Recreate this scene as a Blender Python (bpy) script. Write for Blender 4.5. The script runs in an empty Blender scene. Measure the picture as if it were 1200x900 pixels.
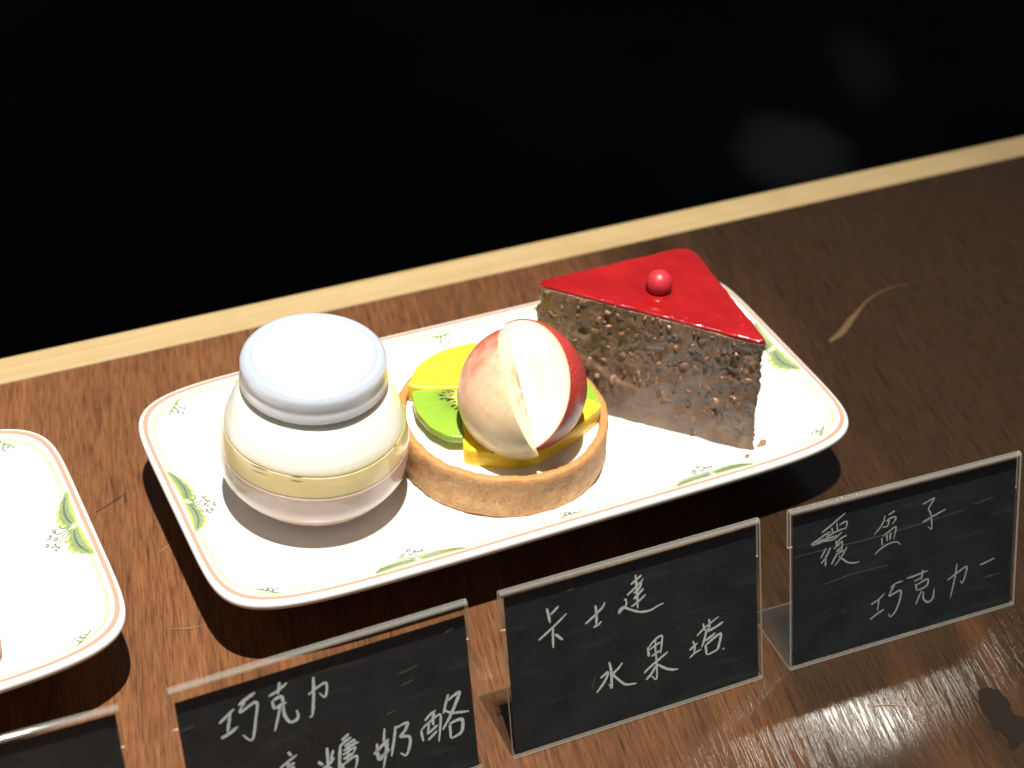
import bpy, bmesh, math, random
from mathutils import Vector, Matrix, noise
random.seed(7)
PI = math.pi
sc = bpy.context.scene
COL = sc.collection

TBZ = 0.01178
KZ = 0.01214
LP = [-0.1817,-0.2218]
YE = 0.13552
JAR = [-0.08429,-0.0043,0.07965,0.02758,0.01263,0.03283,0.03714,0.02398,0.04898]
CAM = {"loc":[-0.25727,-0.46989,0.46169],"r":[0.896575,-0.437966,0.065874],"u":[0.226706,0.581603,0.781245],"w":[0.380471,0.68551,-0.62074],"lens":58.633}
CARDS = [[-0.1765,-0.13971,-0.0033],[-0.06102,-0.1411,-0.0238],[0.05533,-0.14447,-0.0525],[-0.29721,-0.13522,-0.0454]]
CW = 0.10411
CH = 0.06834
CT = 0.3253
CB = 0.0319
STROKES = [[[[[1454,5007],[1729,5191],[2005,5375]],[[1850,5235],[1682,4601]],[[1448,4445],[1709,4525],[2041,4690]],[[2168,5447],[2439,5590],[2768,5735]],[[2390,5521],[2188,5181],[2756,5373],[2642,4695],[2435,4046],[2144,4326]]],[[[3193,5438],[3519,5543],[3858,5730]],[[3617,5834],[3500,5398]],[[3282,5234],[3314,4896]],[[3322,5242],[3604,5297],[3642,5000]],[[3357,4924],[3745,5030]],[[3543,4991],[3381,4522],[3225,4093]],[[3631,4916],[3624,4568],[3779,4249],[3999,4260],[4078,4409],[4046,4618]]],[[[4763,5641],[4691,4988],[4556,4241],[4454,4232]],[[4519,5047],[4819,5207],[5150,5291],[5148,4962],[5045,4778],[4891,4985]]],[[[3555,3158],[3650,2972]],[[3217,2642],[3539,2810],[3842,2952]],[[3480,2596],[3730,2672]],[[3520,2784],[3419,2178]],[[3444,2440],[3724,2506]],[[3414,2281],[3748,2344]],[[3636,2639],[3575,2290]],[[3207,2121],[3232,1976]],[[3383,2089],[3396,1965]],[[3537,2117],[3556,1990]],[[3691,2144],[3746,1987]]],[[[4888,2841],[4866,2424],[4806,1693]],[[5097,2680],[4961,2321]],[[4529,2412],[4673,2223]],[[4657,2092],[4915,2202],[5090,2376]],[[4826,2098],[4661,1885]],[[4870,2082],[5000,1896]],[[5435,2932],[5702,3107]],[[5334,2731],[5549,2857],[5775,2945]],[[5348,2725],[5278,2273],[5215,1885],[5131,1710]],[[5496,2672],[5850,2799],[5866,2674]],[[5446,2519],[5833,2652],[6004,2659]],[[5397,2367],[5847,2510],[5794,2324]],[[5406,2192],[5663,2269],[5794,2324]],[[5674,2744],[5528,2044]],[[5357,2039],[5338,1633]],[[5382,1995],[5837,2171],[5877,1985],[5778,1676]],[[5357,1660],[5763,1682]]],[[[6979,2863],[6910,2412],[6953,2013],[6770,1328]],[[6644,2374],[6629,1785],[6747,1742],[6953,2013],[7051,2418]],[[6496,1988],[6801,2221],[7049,2400]],[[6629,1785],[6903,1878],[7075,2007]],[[7376,2817],[7264,2284],[7109,1686]],[[7385,2738],[7813,2796],[7694,2513],[7517,2347],[7823,2237],[7825,1928],[7642,1549],[7446,1699]]],[[[8452,2646],[8666,2820],[8890,2914]],[[8274,2306],[8317,1866]],[[8295,2337],[8563,2511],[9012,2699],[9012,2352],[8886,1641]],[[8601,2536],[8500,2071]],[[8812,2846],[8743,2524],[8762,2363]],[[8521,2102],[8901,2314]],[[8494,1841],[8861,2097]],[[9403,3386],[9154,2687]],[[9306,3133],[9811,3322],[9647,2938],[9386,2490],[9073,2060]],[[9202,2805],[9506,2602],[10108,2461]],[[9357,2191],[9336,1616]],[[9358,2210],[9653,2261],[9829,2199],[9791,1804],[9631,1666],[9353,1610]]]],[[[[1742,5631],[1790,5368],[1832,5015]],[[1877,5342],[2203,5584]],[[1351,4478],[1906,4810],[2490,5204]],[[1928,4803],[1905,4468],[1887,4013]],[[1999,4531],[2268,4218]]],[[[3191,4572],[3590,4806],[3898,5035],[3999,5211]],[[3626,5185],[3646,4766],[3612,4407]],[[3494,4341],[3679,4387],[3831,4489]]],[[[5072,5607],[5309,5745],[5522,5866]],[[5273,5938],[5293,5428],[5298,4572]],[[4892,5224],[5153,5377],[5391,5538],[5583,5689]],[[5167,5212],[5406,5372],[5512,5640]],[[5156,4985],[5372,5152],[5565,5303]],[[5050,4716],[5358,4856],[5646,5049]],[[4779,5096],[4868,5024]],[[4857,5004],[4825,4829],[4615,4775],[4538,4614],[4752,4758],[5066,4572],[5428,4394],[5799,4353],[6084,4432],[6344,4480]]],[[[4044,2744],[4094,2396],[4096,2015],[4077,1663],[3994,1857]],[[3666,2201],[3952,2347],[3843,2049],[3472,1644]],[[4567,2555],[4370,2356],[4176,2204],[4392,1896],[4659,1619],[5101,1524]]],[[[5636,2861],[5651,2476]],[[5634,2814],[5905,3063],[6217,3166],[6202,2828],[6138,2443]],[[5952,3048],[5935,2673],[5960,2187],[5927,1451],[5722,1638]],[[5702,2746],[5991,2870],[6183,2929]],[[5759,2442],[6024,2550],[6143,2561]],[[5424,1854],[5814,2090],[6203,2303],[6447,2428]],[[5504,1539],[5726,1733],[5928,2005]],[[6001,2030],[6277,1799],[6557,1637],[6843,1571]]],[[[7350,2209],[7547,2316],[7695,2415]],[[7506,2545],[7571,2309],[7537,2054]],[[7337,1875],[7560,2022],[7854,2100]],[[7681,2707],[7954,2911],[8250,3061],[8620,3237]],[[7962,3148],[8009,2823]],[[8217,3262],[8221,2926],[8096,2820]],[[8098,2868],[7988,2469],[7857,2172]],[[8143,2758],[8486,2846],[8807,2965]],[[8034,2406],[8232,2490],[8455,2605]],[[8028,2215],[8063,1792]],[[8052,2208],[8375,2398],[8696,2493],[8610,2083],[8506,1873],[8111,1777]],[[8770,1849],[8809,1808]]]],[[[[1393,5531],[1876,5782],[2435,6104]],[[1635,5505],[1712,5273]],[[1840,5632],[1887,5371]],[[2063,5771],[2097,5407]],[[2177,5671],[2496,5734],[2462,5422]],[[1581,5306],[2067,5432],[2461,5476]],[[929,5152],[1133,5242],[1394,5353],[1654,5465],[1804,5463]],[[985,5102],[1320,5141],[1581,5199],[1843,5239],[2068,5254]],[[1096,5180],[1432,5237],[1693,5242],[1881,5230]],[[1134,5117],[1432,5166],[1694,5134],[1994,5165],[2293,5357]],[[1584,4841],[1361,4468]],[[1790,4824],[1624,4508],[1381,4247]],[[1586,4554],[1570,4090]],[[2503,5162],[2183,5046],[1961,4690]],[[2033,5048],[2073,4823]],[[2073,4787],[2298,4945],[2264,4594],[2037,4581]],[[2075,4607],[2300,4729]],[[2076,4463],[2377,4565]],[[2528,4671],[2267,4305],[1986,3999]],[[2076,4499],[1834,4093]],[[2153,4371],[2536,4018],[2842,3902],[3091,3891]]],[[[4211,5558],[4084,5213],[3726,4852]],[[4365,5546],[4651,5647]],[[4255,5278],[4426,5379],[4696,5384],[4643,5217],[4529,5109]],[[4389,5335],[4356,5072]],[[4106,5081],[4356,5072]],[[4077,4637],[4103,4321]],[[4114,4700],[4362,4818],[4707,4948],[4623,4443]],[[4306,4723],[4332,4445]],[[4480,4752],[4456,4468]],[[3781,4022],[4067,4203],[4413,4315],[4763,4298],[4942,4143]]],[[[5915,5608],[6167,5672],[6440,5733],[6198,5357],[6305,5095],[6367,4459],[6184,4596]],[[5940,4840],[6232,4931],[6545,5018],[6995,5144]]],[[[3647,1881],[3983,2014],[4266,2210]],[[4009,2006],[3941,1526]],[[3607,1243],[3943,1400],[4255,1515]],[[4523,2365],[4756,2501],[5096,2534]],[[4705,2440],[4478,2053],[4975,2144],[4984,1791],[4786,1293],[4553,1106],[4471,1255]]],[[[5279,2585],[5648,2611],[6256,2675]],[[6014,2763],[5947,2357]],[[5629,2367],[5918,2440]],[[5686,2227],[5748,1935]],[[5714,2170],[6241,2304],[6198,2015],[5775,1928]],[[5989,1870],[5713,1316]],[[6071,1798],[6081,1493],[6276,1279],[6514,1376],[6580,1787]]],[[[7624,2615],[7541,2009],[7359,1146]],[[7191,2001],[7641,2209],[8095,2367],[8031,1980],[7908,1684],[7809,1827]]],[[[8727,2277],[9053,2318],[9434,2396]]]],[]]
SMEARS = [[[[210,5154],[670,5215]],[[7649,4770],[8059,4800],[8448,4905]],[[7754,4299],[8234,4372]],[[9486,5766],[9813,5861]],[[7084,3347],[7472,3449]]],[[[3311,1904],[3439,2325]],[[2553,6060],[2824,6116]]],[[[189,4822],[1377,4800],[3688,4748],[5899,4808],[7880,4902]],[[8926,1642],[9754,1652]],[[8276,5025],[9242,5121]],[[1499,3325],[2829,3445],[4374,3405]]],[]]
CAKE = [[0.02365,0.02181],[0.09768,0.02314],[0.09185,-0.04993]]
CAKEB = [0.0975,-0.05133]
BEAD = [0.06739,-0.00195,0.07428]
NUTS = [[0.0338,0.0626],[0.0338,0.0567],[0.0454,0.0548],[0.0501,0.0574],[0.0635,0.055],[0.0677,0.0466],[0.0417,0.0433],[0.0283,0.0358],[0.0327,0.031],[0.0393,0.0301],[0.0368,0.0355],[0.0545,0.0368],[0.058,0.0349],[0.0104,0.0545],[0.013,0.047],[0.0816,0.058],[0.0875,0.0577],[0.0954,0.0551],[0.0855,0.048],[0.0773,0.0536],[0.0831,0.0326],[0.0905,0.0317],[0.0956,0.0228],[0.0778,0.0149],[0.0727,0.0337],[0.0567,0.0498],[0.0674,0.035],[0.0501,0.0369],[0.0409,0.0552],[0.0306,0.0571],[0.019,0.0382],[0.074,0.0464],[0.0685,0.0544],[0.0794,0.0391],[0.0756,0.0221],[0.0379,0.0249],[0.0624,0.0301],[0.0817,0.0147]]
TART = [-0.0045,-0.00865,0.04349,0.04362,0.03134]
MANGO_F = [[-0.02058,-0.0039],[-0.02843,-0.02259],[-0.01939,-0.02837],[-0.01053,-0.03298],[-0.0006,-0.03475],[0.01245,-0.02995],[0.02544,-0.02431],[0.0363,-0.01872],[0.03226,-0.01301],[0.01596,-0.00663],[-0.00026,-0.00028]]
MANGO_B = [[-0.03072,0.02409],[-0.02351,0.03283],[-0.00958,0.03801],[0.00607,0.03768],[0.0175,0.02819],[0.00197,0.00835],[-0.01687,0.01331],[-0.03205,0.02102]]
KIWI_L = [[-0.03238,0.01937],[-0.0127,0.01407],[-0.01041,0.00253],[-0.0185,-0.01154],[-0.02471,-0.01692],[-0.03084,-0.01338],[-0.03517,-0.00496],[-0.03597,0.00674]]
KIWI_LC = [-0.01331,0.00777]
KIWI_R = [[0.03238,0.00993],[0.03812,0.004],[0.03799,-0.0075],[0.03591,-0.01798],[0.02069,-0.01259],[0.01923,-0.00018]]
PEACH = [[-0.00132,-0.01501,0.05584],[0.00644,0.04455,0.027]]
MARKS = [[[0.191,0.0266],[0.1945,0.0281],[0.2009,0.0308],[0.214,0.0393],[0.2317,0.0496],[0.248,0.0537],[0.2577,0.0524]],[[-0.1538,-0.0339],[-0.1462,-0.0362],[-0.1414,-0.0367]],[[-0.1472,0.0071],[-0.1436,0.0087],[-0.139,0.0111]],[[0.0722,-0.1698],[0.0809,-0.1725],[0.088,-0.1768]],[[-0.1628,0.0395],[-0.1556,0.0427],[-0.1481,0.0464]],[[0.1209,-0.1788],[0.1188,-0.1866],[0.1172,-0.1931],[0.1189,-0.2001],[0.1207,-0.2052]]]
PLATE2 = [-0.3131,0.0002,0.0184]


# ------------------------------------------------------------------ camera, light, exposure
cam_d = bpy.data.cameras.new('camera'); cam = bpy.data.objects.new('camera', cam_d); COL.objects.link(cam)
r_, u_, w_ = Vector(CAM['r']), Vector(CAM['u']), Vector(CAM['w'])
M = Matrix(((r_.x, u_.x, -w_.x, CAM['loc'][0]), (r_.y, u_.y, -w_.y, CAM['loc'][1]), (r_.z, u_.z, -w_.z, CAM['loc'][2]), (0, 0, 0, 1)))
cam.matrix_world = M
cam_d.sensor_width = 36; cam_d.lens = CAM['lens']; cam_d.clip_start = .02; cam_d.clip_end = 50
cam_d.dof.use_dof = True; cam_d.dof.focus_distance = .62; cam_d.dof.aperture_fstop = 10
sc.camera = cam

world = bpy.data.worlds.new('World'); sc.world = world; world.use_nodes = True
bg = world.node_tree.nodes['Background']; bg.inputs[0].default_value = (.80, .92, 1.0, 1); bg.inputs[1].default_value = .085

def spot(name, loc, target, energy, color, size, blend, radius):
    d = bpy.data.lights.new(name, 'SPOT'); o = bpy.data.objects.new(name, d); COL.objects.link(o)
    d.energy = energy; d.color = color; d.spot_size = math.radians(size); d.spot_blend = blend; d.shadow_soft_size = radius
    o.location = loc; o.rotation_euler = (Vector(target) - Vector(loc)).to_track_quat('-Z', 'Y').to_euler()
    return o
# the ceiling spotlight over the display, and an unseen area lamp added to make the varnish glint
spot('spotlight', (LP[0], LP[1], 2.0), (-.17, -.10, 0), 440, (1.0, .95, .86), 46, 1.0, .022)
gd = bpy.data.lights.new('added_glint_lamp', 'AREA'); go = bpy.data.objects.new('added_glint_lamp', gd); COL.objects.link(go)
gd.shape = 'RECTANGLE'; gd.size = .20; gd.size_y = .055; gd.energy = 2.2; gd.color = (1.0, .93, .80); go.location = (1.44, 1.10, 2.0)
go.rotation_euler = (Vector((.062, -.173, 0)) - Vector(go.location)).to_track_quat('-Z', 'Y').to_euler()
# soft light of the room in front of the counter
ad = bpy.data.lights.new('room_light', 'AREA'); ao = bpy.data.objects.new('room_light', ad); COL.objects.link(ao)
ad.energy = 3.5; ad.color = (.93, .96, 1.0); ad.shape = 'RECTANGLE'; ad.size = 2.0; ad.size_y = .7
ao.location = (-1.5, -1.7, .75); ao.rotation_euler = (Vector((0, -.05, 0)) - Vector(ao.location)).to_track_quat('-Z', 'Y').to_euler()

sc.view_settings.view_transform = 'Standard'; sc.view_settings.look = 'None'
sc.view_settings.exposure = 0; sc.view_settings.gamma = 1; sc.view_settings.use_curve_mapping = False
sc.render.engine = 'CYCLES'
sc.cycles.max_bounces = 10; sc.cycles.transparent_max_bounces = 16
sc.cycles.use_denoising = True
sc.cycles.sample_clamp_indirect = 4
sc.cycles.caustics_reflective = False; sc.cycles.caustics_refractive = False

# ------------------------------------------------------------------ material helpers
class NT:
    def __init__(s, name):
        s.m = bpy.data.materials.new(name); s.m.use_nodes = True; s.t = s.m.node_tree
        s.t.nodes.clear(); s.out = s.n('ShaderNodeOutputMaterial')
    def n(s, typ, **kw):
        o = s.t.nodes.new(typ)
        for k, v in kw.items():
            if k.startswith('i_'):
                key = k[2:]; key = int(key) if key.isdigit() else key
                o.inputs[key].default_value = v
            else: setattr(o, k, v)
        return o
    def l(s, a, b): s.t.links.new(a, b); return s
    def obj(s, scale=(1, 1, 1), rot=(0, 0, 0), loc=(0, 0, 0)):
        tc = s.n('ShaderNodeTexCoord'); mp = s.n('ShaderNodeMapping')
        mp.inputs['Scale'].default_value = scale; mp.inputs['Rotation'].default_value = rot; mp.inputs['Location'].default_value = loc
        s.l(tc.outputs['Object'], mp.inputs['Vector']); return mp.outputs[0]
    def noise(s, vec, scale, detail=4, rough=.55, dist=0):
        o = s.n('ShaderNodeTexNoise'); o.inputs['Scale'].default_value = scale; o.inputs['Detail'].default_value = detail
        o.inputs['Roughness'].default_value = rough; o.inputs['Distortion'].default_value = dist
        if vec is not None: s.l(vec, o.inputs['Vector'])
        return o.outputs['Fac']
    def ramp(s, fac, stops, interp='LINEAR'):
        o = s.n('ShaderNodeValToRGB'); e = o.color_ramp; e.interpolation = interp
        while len(e.elements) < len(stops): e.elements.new(.5)
        for el, (p, c) in zip(e.elements, stops):
            el.position = p; el.color = (c, c, c, 1) if isinstance(c, (int, float)) else (*c, 1)
        s.l(fac, o.inputs[0]); return o.outputs[0]
    def mix(s, fac, a, b, mode='MIX'):
        o = s.n('ShaderNodeMix', data_type='RGBA', blend_type=mode)
        for sock, v in ((o.inputs[0], fac), (o.inputs[6], a), (o.inputs[7], b)):
            if hasattr(v, 'is_output'): s.l(v, sock)
            elif isinstance(v, (int, float)): sock.default_value = v if sock.type == 'VALUE' else (v, v, v, 1)
            else: sock.default_value = (*v, 1)
        return o.outputs[2]
    def math(s, op, a, b=0):
        o = s.n('ShaderNodeMath', operation=op)
        for sock, v in ((o.inputs[0], a), (o.inputs[1], b)):
            if hasattr(v, 'is_output'): s.l(v, sock)
            else: sock.default_value = v
        return o.outputs[0]
    def bump(s, h, strength, dist):
        o = s.n('ShaderNodeBump'); o.inputs['Strength'].default_value = strength; o.inputs['Distance'].default_value = dist
        s.l(h, o.inputs['Height']); return o.outputs[0]
    def bsdf(s, color, rough=.5, normal=None, **kw):
        o = s.n('ShaderNodeBsdfPrincipled')
        if hasattr(color, 'is_output'): s.l(color, o.inputs['Base Color'])
        else: o.inputs['Base Color'].default_value = (*color, 1)
        if hasattr(rough, 'is_output'): s.l(rough, o.inputs['Roughness'])
        else: o.inputs['Roughness'].default_value = rough
        if normal is not None: s.l(normal, o.inputs['Normal'])
        for k, v in kw.items():
            k = k.replace('_', ' ')
            if hasattr(v, 'is_output'): s.l(v, o.inputs[k])
            else: o.inputs[k].default_value = v
        s.l(o.outputs[0], s.out.inputs[0]); s.b = o
        return s.m

def sss(w, rad, scale=.004):
    return {'Subsurface_Weight': w, 'Subsurface_Radius': rad, 'Subsurface_Scale': scale}

# ------------------------------------------------------------------ object helpers
def mesh(name, verts, faces, mats=(), parent=None, smooth=True, fmat=None):
    me = bpy.data.meshes.new(name); me.from_pydata([tuple(v) for v in verts], [], faces); me.update()
    for m in (mats if isinstance(mats, (list, tuple)) else [mats]): me.materials.append(m)
    if fmat:
        for p, i in zip(me.polygons, fmat): p.material_index = i
    if smooth:
        for p in me.polygons: p.use_smooth = True
    o = bpy.data.objects.new(name, me); COL.objects.link(o)
    if parent: o.parent = parent
    return o
def recalc(o):
    bm = bmesh.new(); bm.from_mesh(o.data); bmesh.ops.recalc_face_normals(bm, faces=bm.faces); bm.to_mesh(o.data); bm.free(); return o
def autosmooth(o, deg=35):
    me = o.data
    bm = bmesh.new(); bm.from_mesh(me)
    for e in bm.edges:
        if len(e.link_faces) == 2 and e.calc_face_angle(0) > math.radians(deg): e.smooth = False
    bm.to_mesh(me); bm.free(); return o
def empty(name, loc=(0, 0, 0), rz=0):
    o = bpy.data.objects.new(name, None); COL.objects.link(o); o.location = loc; o.rotation_euler = (0, 0, rz); o.empty_display_size = .02; return o
def tag(o, label=None, cat=None, group=None, kind=None):
    for k, v in (('label', label), ('category', cat), ('group', group), ('kind', kind)):
        if v: o[k] = v
    return o
def box_data(x0, x1, y0, y1, z0, z1):
    v = [(x, y, z) for z in (z0, z1) for y in (y0, y1) for x in (x0, x1)]
    f = [(0, 2, 3, 1), (4, 5, 7, 6), (0, 1, 5, 4), (2, 6, 7, 3), (0, 4, 6, 2), (1, 3, 7, 5)]
    return v, f
def lathe(profile, n=96, wob=None):
    """profile: list of (r, z); closed at r=0 ends"""
    v, f, rows = [], [], []
    for j, (r, z) in enumerate(profile):
        if r < 1e-7: rows.append([len(v)]); v.append((0, 0, z))
        else:
            row = []
            for k in range(n):
                a = 2 * PI * k / n; rr, zz = (r, z) if wob is None else wob(a, r, z, j)
                row.append(len(v)); v.append((rr * math.cos(a), rr * math.sin(a), zz))
            rows.append(row)
    for a, b in zip(rows, rows[1:]):
        if len(a) == 1 and len(b) == 1: continue
        for k in range(n):
            k2 = (k + 1) % n
            if len(a) == 1: f.append((a[0], b[k2], b[k]))
            elif len(b) == 1: f.append((a[k], a[k2], b[0]))
            else: f.append((a[k], a[k2], b[k2], b[k]))
    return v, f
def smooth_poly(pts, n=60, closed=True):
    """Catmull-Rom resample"""
    P = [Vector(p) for p in pts]; m = len(P); out = []
    segs = m if closed else m - 1
    L = [(P[(i + 1) % m] - P[i]).length for i in range(segs)]; tot = sum(L)
    for i in range(segs):
        a, b = P[i], P[(i + 1) % m]
        p0 = P[i - 1] if (closed or i > 0) else a * 2 - b
        p3 = P[(i + 2) % m] if (closed or i + 2 < m) else b * 2 - a
        k = max(1, round(n * L[i] / tot))
        for j in range(k):
            t = j / k
            out.append(.5 * ((2 * a) + (b - p0) * t + (2 * p0 - 5 * a + 4 * b - p3) * t * t + (3 * a - p0 - 3 * b + p3) * t ** 3))
    if not closed: out.append(P[-1].copy())
    return out
def slab(poly, z0, z1, bev=.001, top_wave=None, inset_bottom=0.0):
    """rounded-edge slab from a 2D outline; top_wave(x, y) adds height"""
    n = len(poly); cx = sum(p[0] for p in poly) / n; cy = sum(p[1] for p in poly) / n
    # make counter-clockwise
    A = sum(poly[i][0] * poly[(i + 1) % n][1] - poly[(i + 1) % n][0] * poly[i][1] for i in range(n))
    if A < 0: poly = poly[::-1]
    def off(d):
        o = []
        for i in range(n):
            a, b = Vector(poly[i - 1][:2]), Vector(poly[(i + 1) % n][:2]); t = (b - a).normalized() if (b - a).length > 1e-9 else Vector((1, 0))
            o.append((poly[i][0] - t.y * d, poly[i][1] + t.x * d))
        return o
    rings = []
    for k in range(5):
        a = k / 4 * PI / 2
        rings.append((off(bev * (1 - math.sin(a)) + inset_bottom), z0 + bev * (1 - math.cos(a))))
    rings = rings[::1]
    for k in range(5):
        a = k / 4 * PI / 2
        rings.append((off(bev * (1 - math.cos(a))), z1 - bev * (1 - math.sin(a))))
    last = rings[-1][0]
    for s in (.8, .55, .3):
        rings.append(([(cx + (x - cx) * s, cy + (y - cy) * s) for x, y in last], z1))
    v, f = [], []
    for ri, (ring, z) in enumerate(rings):
        for x, y in ring: v.append((x, y, z + (top_wave(x, y) if (top_wave and ri >= 5) else 0)))
    for r in range(len(rings) - 1):
        for i in range(n):
            j = (i + 1) % n; a = r * n
            f.append((a + i, a + j, a + n + j, a + n + i))
    zt = z1 + (top_wave(cx, cy) if top_wave else 0)
    v.append((cx, cy, zt)); c = len(v) - 1; a = (len(rings) - 1) * n
    for i in range(n): f.append((a + i, a + (i + 1) % n, c))
    f.append(tuple(reversed(range(n))))
    return v, f

# ------------------------------------------------------------------ materials
def mat_wood():
    t = NT('dark_stained_wood')
    rot = (0, 0, math.radians(13.5))
    v = t.obj()
    mp = t.n('ShaderNodeMapping', vector_type='TEXTURE'); mp.inputs['Rotation'].default_value = (0, 0, math.radians(-13.5)); t.l(v, mp.inputs[0])
    base = mp.outputs[0]
    def st(sx, sy):
        m = t.n('ShaderNodeMapping'); m.inputs['Scale'].default_value = (sx, sy, 1); t.l(base, m.inputs[0]); return m.outputs[0]
    broad = t.noise(st(26, 3.2), 1, 5, .6, .6)
    mid = t.noise(st(170, 13), 1, 5, .62, .3)
    pore = t.noise(st(660, 38), 1, 5, .62, .25)
    fine = t.noise(st(1500, 90), 1, 3, .6)
    c = t.ramp(broad, [(.28, (.070, .026, .0105)), (.52, (.100, .039, .0155)), (.72, (.130, .054, .022))])
    c = t.mix(t.ramp(mid, [(.3, 0.0), (.72, .8)]), c, (.148, .064, .027))
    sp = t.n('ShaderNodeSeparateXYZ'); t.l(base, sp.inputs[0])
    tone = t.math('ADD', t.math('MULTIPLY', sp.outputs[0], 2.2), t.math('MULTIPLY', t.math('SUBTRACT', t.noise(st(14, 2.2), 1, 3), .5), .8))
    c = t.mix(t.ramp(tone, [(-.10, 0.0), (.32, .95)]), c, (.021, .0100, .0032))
    c = t.mix(1.0, c, t.ramp(t.math('ADD', tone, .6), [(.12, 1.45), (.50, 1.0)]), 'MULTIPLY')   # light falloff painted in: wood darker to the right, lighter to the left
    c = t.mix(1.0, c, t.ramp(pore, [(.30, .42), (.44, .88), (.60, 1.08), (.75, 1.28)]), 'MULTIPLY')
    c = t.mix(1.0, c, t.ramp(fine, [(.30, .50), (.48, .95), (.70, 1.22)]), 'MULTIPLY')
    h = t.math('ADD', t.math('MULTIPLY', t.ramp(pore, [(.36, 0.0), (.52, 1.0)]), .7), t.math('MULTIPLY', fine, .55))
    h = t.math('ADD', h, t.math('MULTIPLY', mid, .6))
    nb = t.bump(h, .45, .0002)
    r = t.ramp(mid, [(.3, .52), (.7, .42)])
    return t.bsdf(c, r, nb, Specular_IOR_Level=.14, Coat_Weight=.6, Coat_Roughness=.05, Coat_Normal=t.bump(h, .10, .0002))
def mat_pine():
    t = NT('pale_pine'); v = t.obj((6, 260, 60)); c = t.ramp(t.noise(v, 1, 5, .6, .4), [(.3, (.32, .225, .105)), (.7, (.41, .305, .155))])
    c = t.mix(t.ramp(t.noise(t.obj((30, 30, 30)), 1, 3), [(.45, 0.0), (.7, .4)]), c, (.30, .195, .08))
    return t.bsdf(c, .6, t.bump(t.noise(v, 1, 3), .2, .0003))
def mat_floor():
    t = NT('dark_floor'); v = t.obj(); c = t.ramp(t.noise(v, 1.7, 3, .5), [(.40, (.0015, .003, .002)), (.7, (.007, .010, .008))])
    for x, y, sx, sy, k in ((1.10, 1.20, .12, .16, .55), (1.36, 1.40, .08, .20, .25), (1.95, 1.62, .09, .34, .35)):      # soft-edged pale patches
        m = t.n('ShaderNodeMapping', vector_type='TEXTURE'); m.inputs['Location'].default_value = (x, y, 0); m.inputs['Scale'].default_value = (sx, sy, 1); m.inputs['Rotation'].default_value = (0, 0, -.5); t.l(v, m.inputs[0])
        ln = t.n('ShaderNodeVectorMath', operation='LENGTH'); sx_ = t.n('ShaderNodeVectorMath', operation='MULTIPLY'); sx_.inputs[1].default_value = (1, 1, 0); t.l(m.outputs[0], sx_.inputs[0]); t.l(sx_.outputs[0], ln.inputs[0])
        d = t.math('ADD', ln.outputs['Value'], t.math('MULTIPLY', t.math('SUBTRACT', t.noise(v, 9, 4), .5), .7))
        c = t.mix(t.ramp(d, [(.3, k), (1.0, 0.0)], 'EASE'), c, (.13, .14, .12))
    return t.bsdf(c, .9, Specular_IOR_Level=.05)
def mat_porcelain():
    t = NT('white_porcelain')
    at = t.n('ShaderNodeAttribute', attribute_name='edge'); d = at.outputs['Fac']   # distance from the rim edge in millimetres / 10
    wob = t.math('MULTIPLY', t.math('SUBTRACT', t.noise(t.obj(), 240, 2), .5), .022)
    d = t.math('ADD', d, wob)
    white = (.80, .80, .775); orange = (.43, .245, .18); yellow = (.50, .48, .17)
    c = t.ramp(d, [(0, white), (.155, white), (.168, (.42, .24, .17)), (.185, orange), (.325, orange), (.345, white), (.49, white), (.51, yellow), (.58, (.60, .59, .30)), (.615, white)])
    return t.bsdf(c, .10, Specular_IOR_Level=.5, Coat_Weight=.25, Coat_Roughness=.04)
def flat(name, col, rough=.5, **kw):
    t = NT(name); return t.bsdf(col, rough, **kw)
def print_mat(name, a, b, scale=900):
    t = NT(name); c = t.ramp(t.noise(t.obj(), scale, 3), [(.35, a), (.65, b)]); return t.bsdf(c, .14)
WOOD, PINE, FLOOR, PORC = mat_wood(), mat_pine(), mat_floor(), mat_porcelain()
P_LIME = print_mat('print_lime', (.42, .45, .085), (.30, .37, .10)); P_GREEN = print_mat('print_green', (.17, .24, .12), (.24, .30, .17))
P_DARK = print_mat('print_dark_green', (.085, .125, .09), (.12, .16, .12)); P_MAUVE = print_mat('print_mauve_grey', (.20, .165, .18), (.28, .25, .25))

def mat_clear(name, tint, spec=1.0, rough=.03, edge=0.0):
    """thin clear sheet: lets light straight through, mirrors at grazing angles"""
    t = NT(name)
    tr = t.n('ShaderNodeBsdfTransparent'); tr.inputs[0].default_value = (*tint, 1)
    gl = t.n('ShaderNodeBsdfGlossy'); gl.inputs['Roughness'].default_value = rough
    fr = t.n('ShaderNodeFresnel'); fr.inputs[0].default_value = 1.49
    mx = t.n('ShaderNodeMixShader')
    ge = t.n('ShaderNodeNewGeometry'); out = t.math('SUBTRACT', 1.0, ge.outputs['Backfacing'])
    t.l(t.math('MULTIPLY', t.math('MULTIPLY', fr.outputs[0], spec), out), mx.inputs[0]); t.l(tr.outputs[0], mx.inputs[1]); t.l(gl.outputs[0], mx.inputs[2])
    last = mx.outputs[0]
    if edge:
        df = t.n('ShaderNodeBsdfDiffuse'); df.inputs[0].default_value = (.85, .84, .78, 1)
        tl = t.n('ShaderNodeBsdfTranslucent'); tl.inputs[0].default_value = (.80, .78, .70, 1)
        m0 = t.n('ShaderNodeMixShader'); m0.inputs[0].default_value = .5; t.l(df.outputs[0], m0.inputs[1]); t.l(tl.outputs[0], m0.inputs[2])
        m2 = t.n('ShaderNodeMixShader'); m2.inputs[0].default_value = edge; t.l(last, m2.inputs[1]); t.l(m0.outputs[0], m2.inputs[2]); last = m2.outputs[0]
    t.l(last, t.out.inputs[0]); return t.m
ACRYL = mat_clear('clear_acrylic', (.97, .97, .96), .8, .22)
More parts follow.
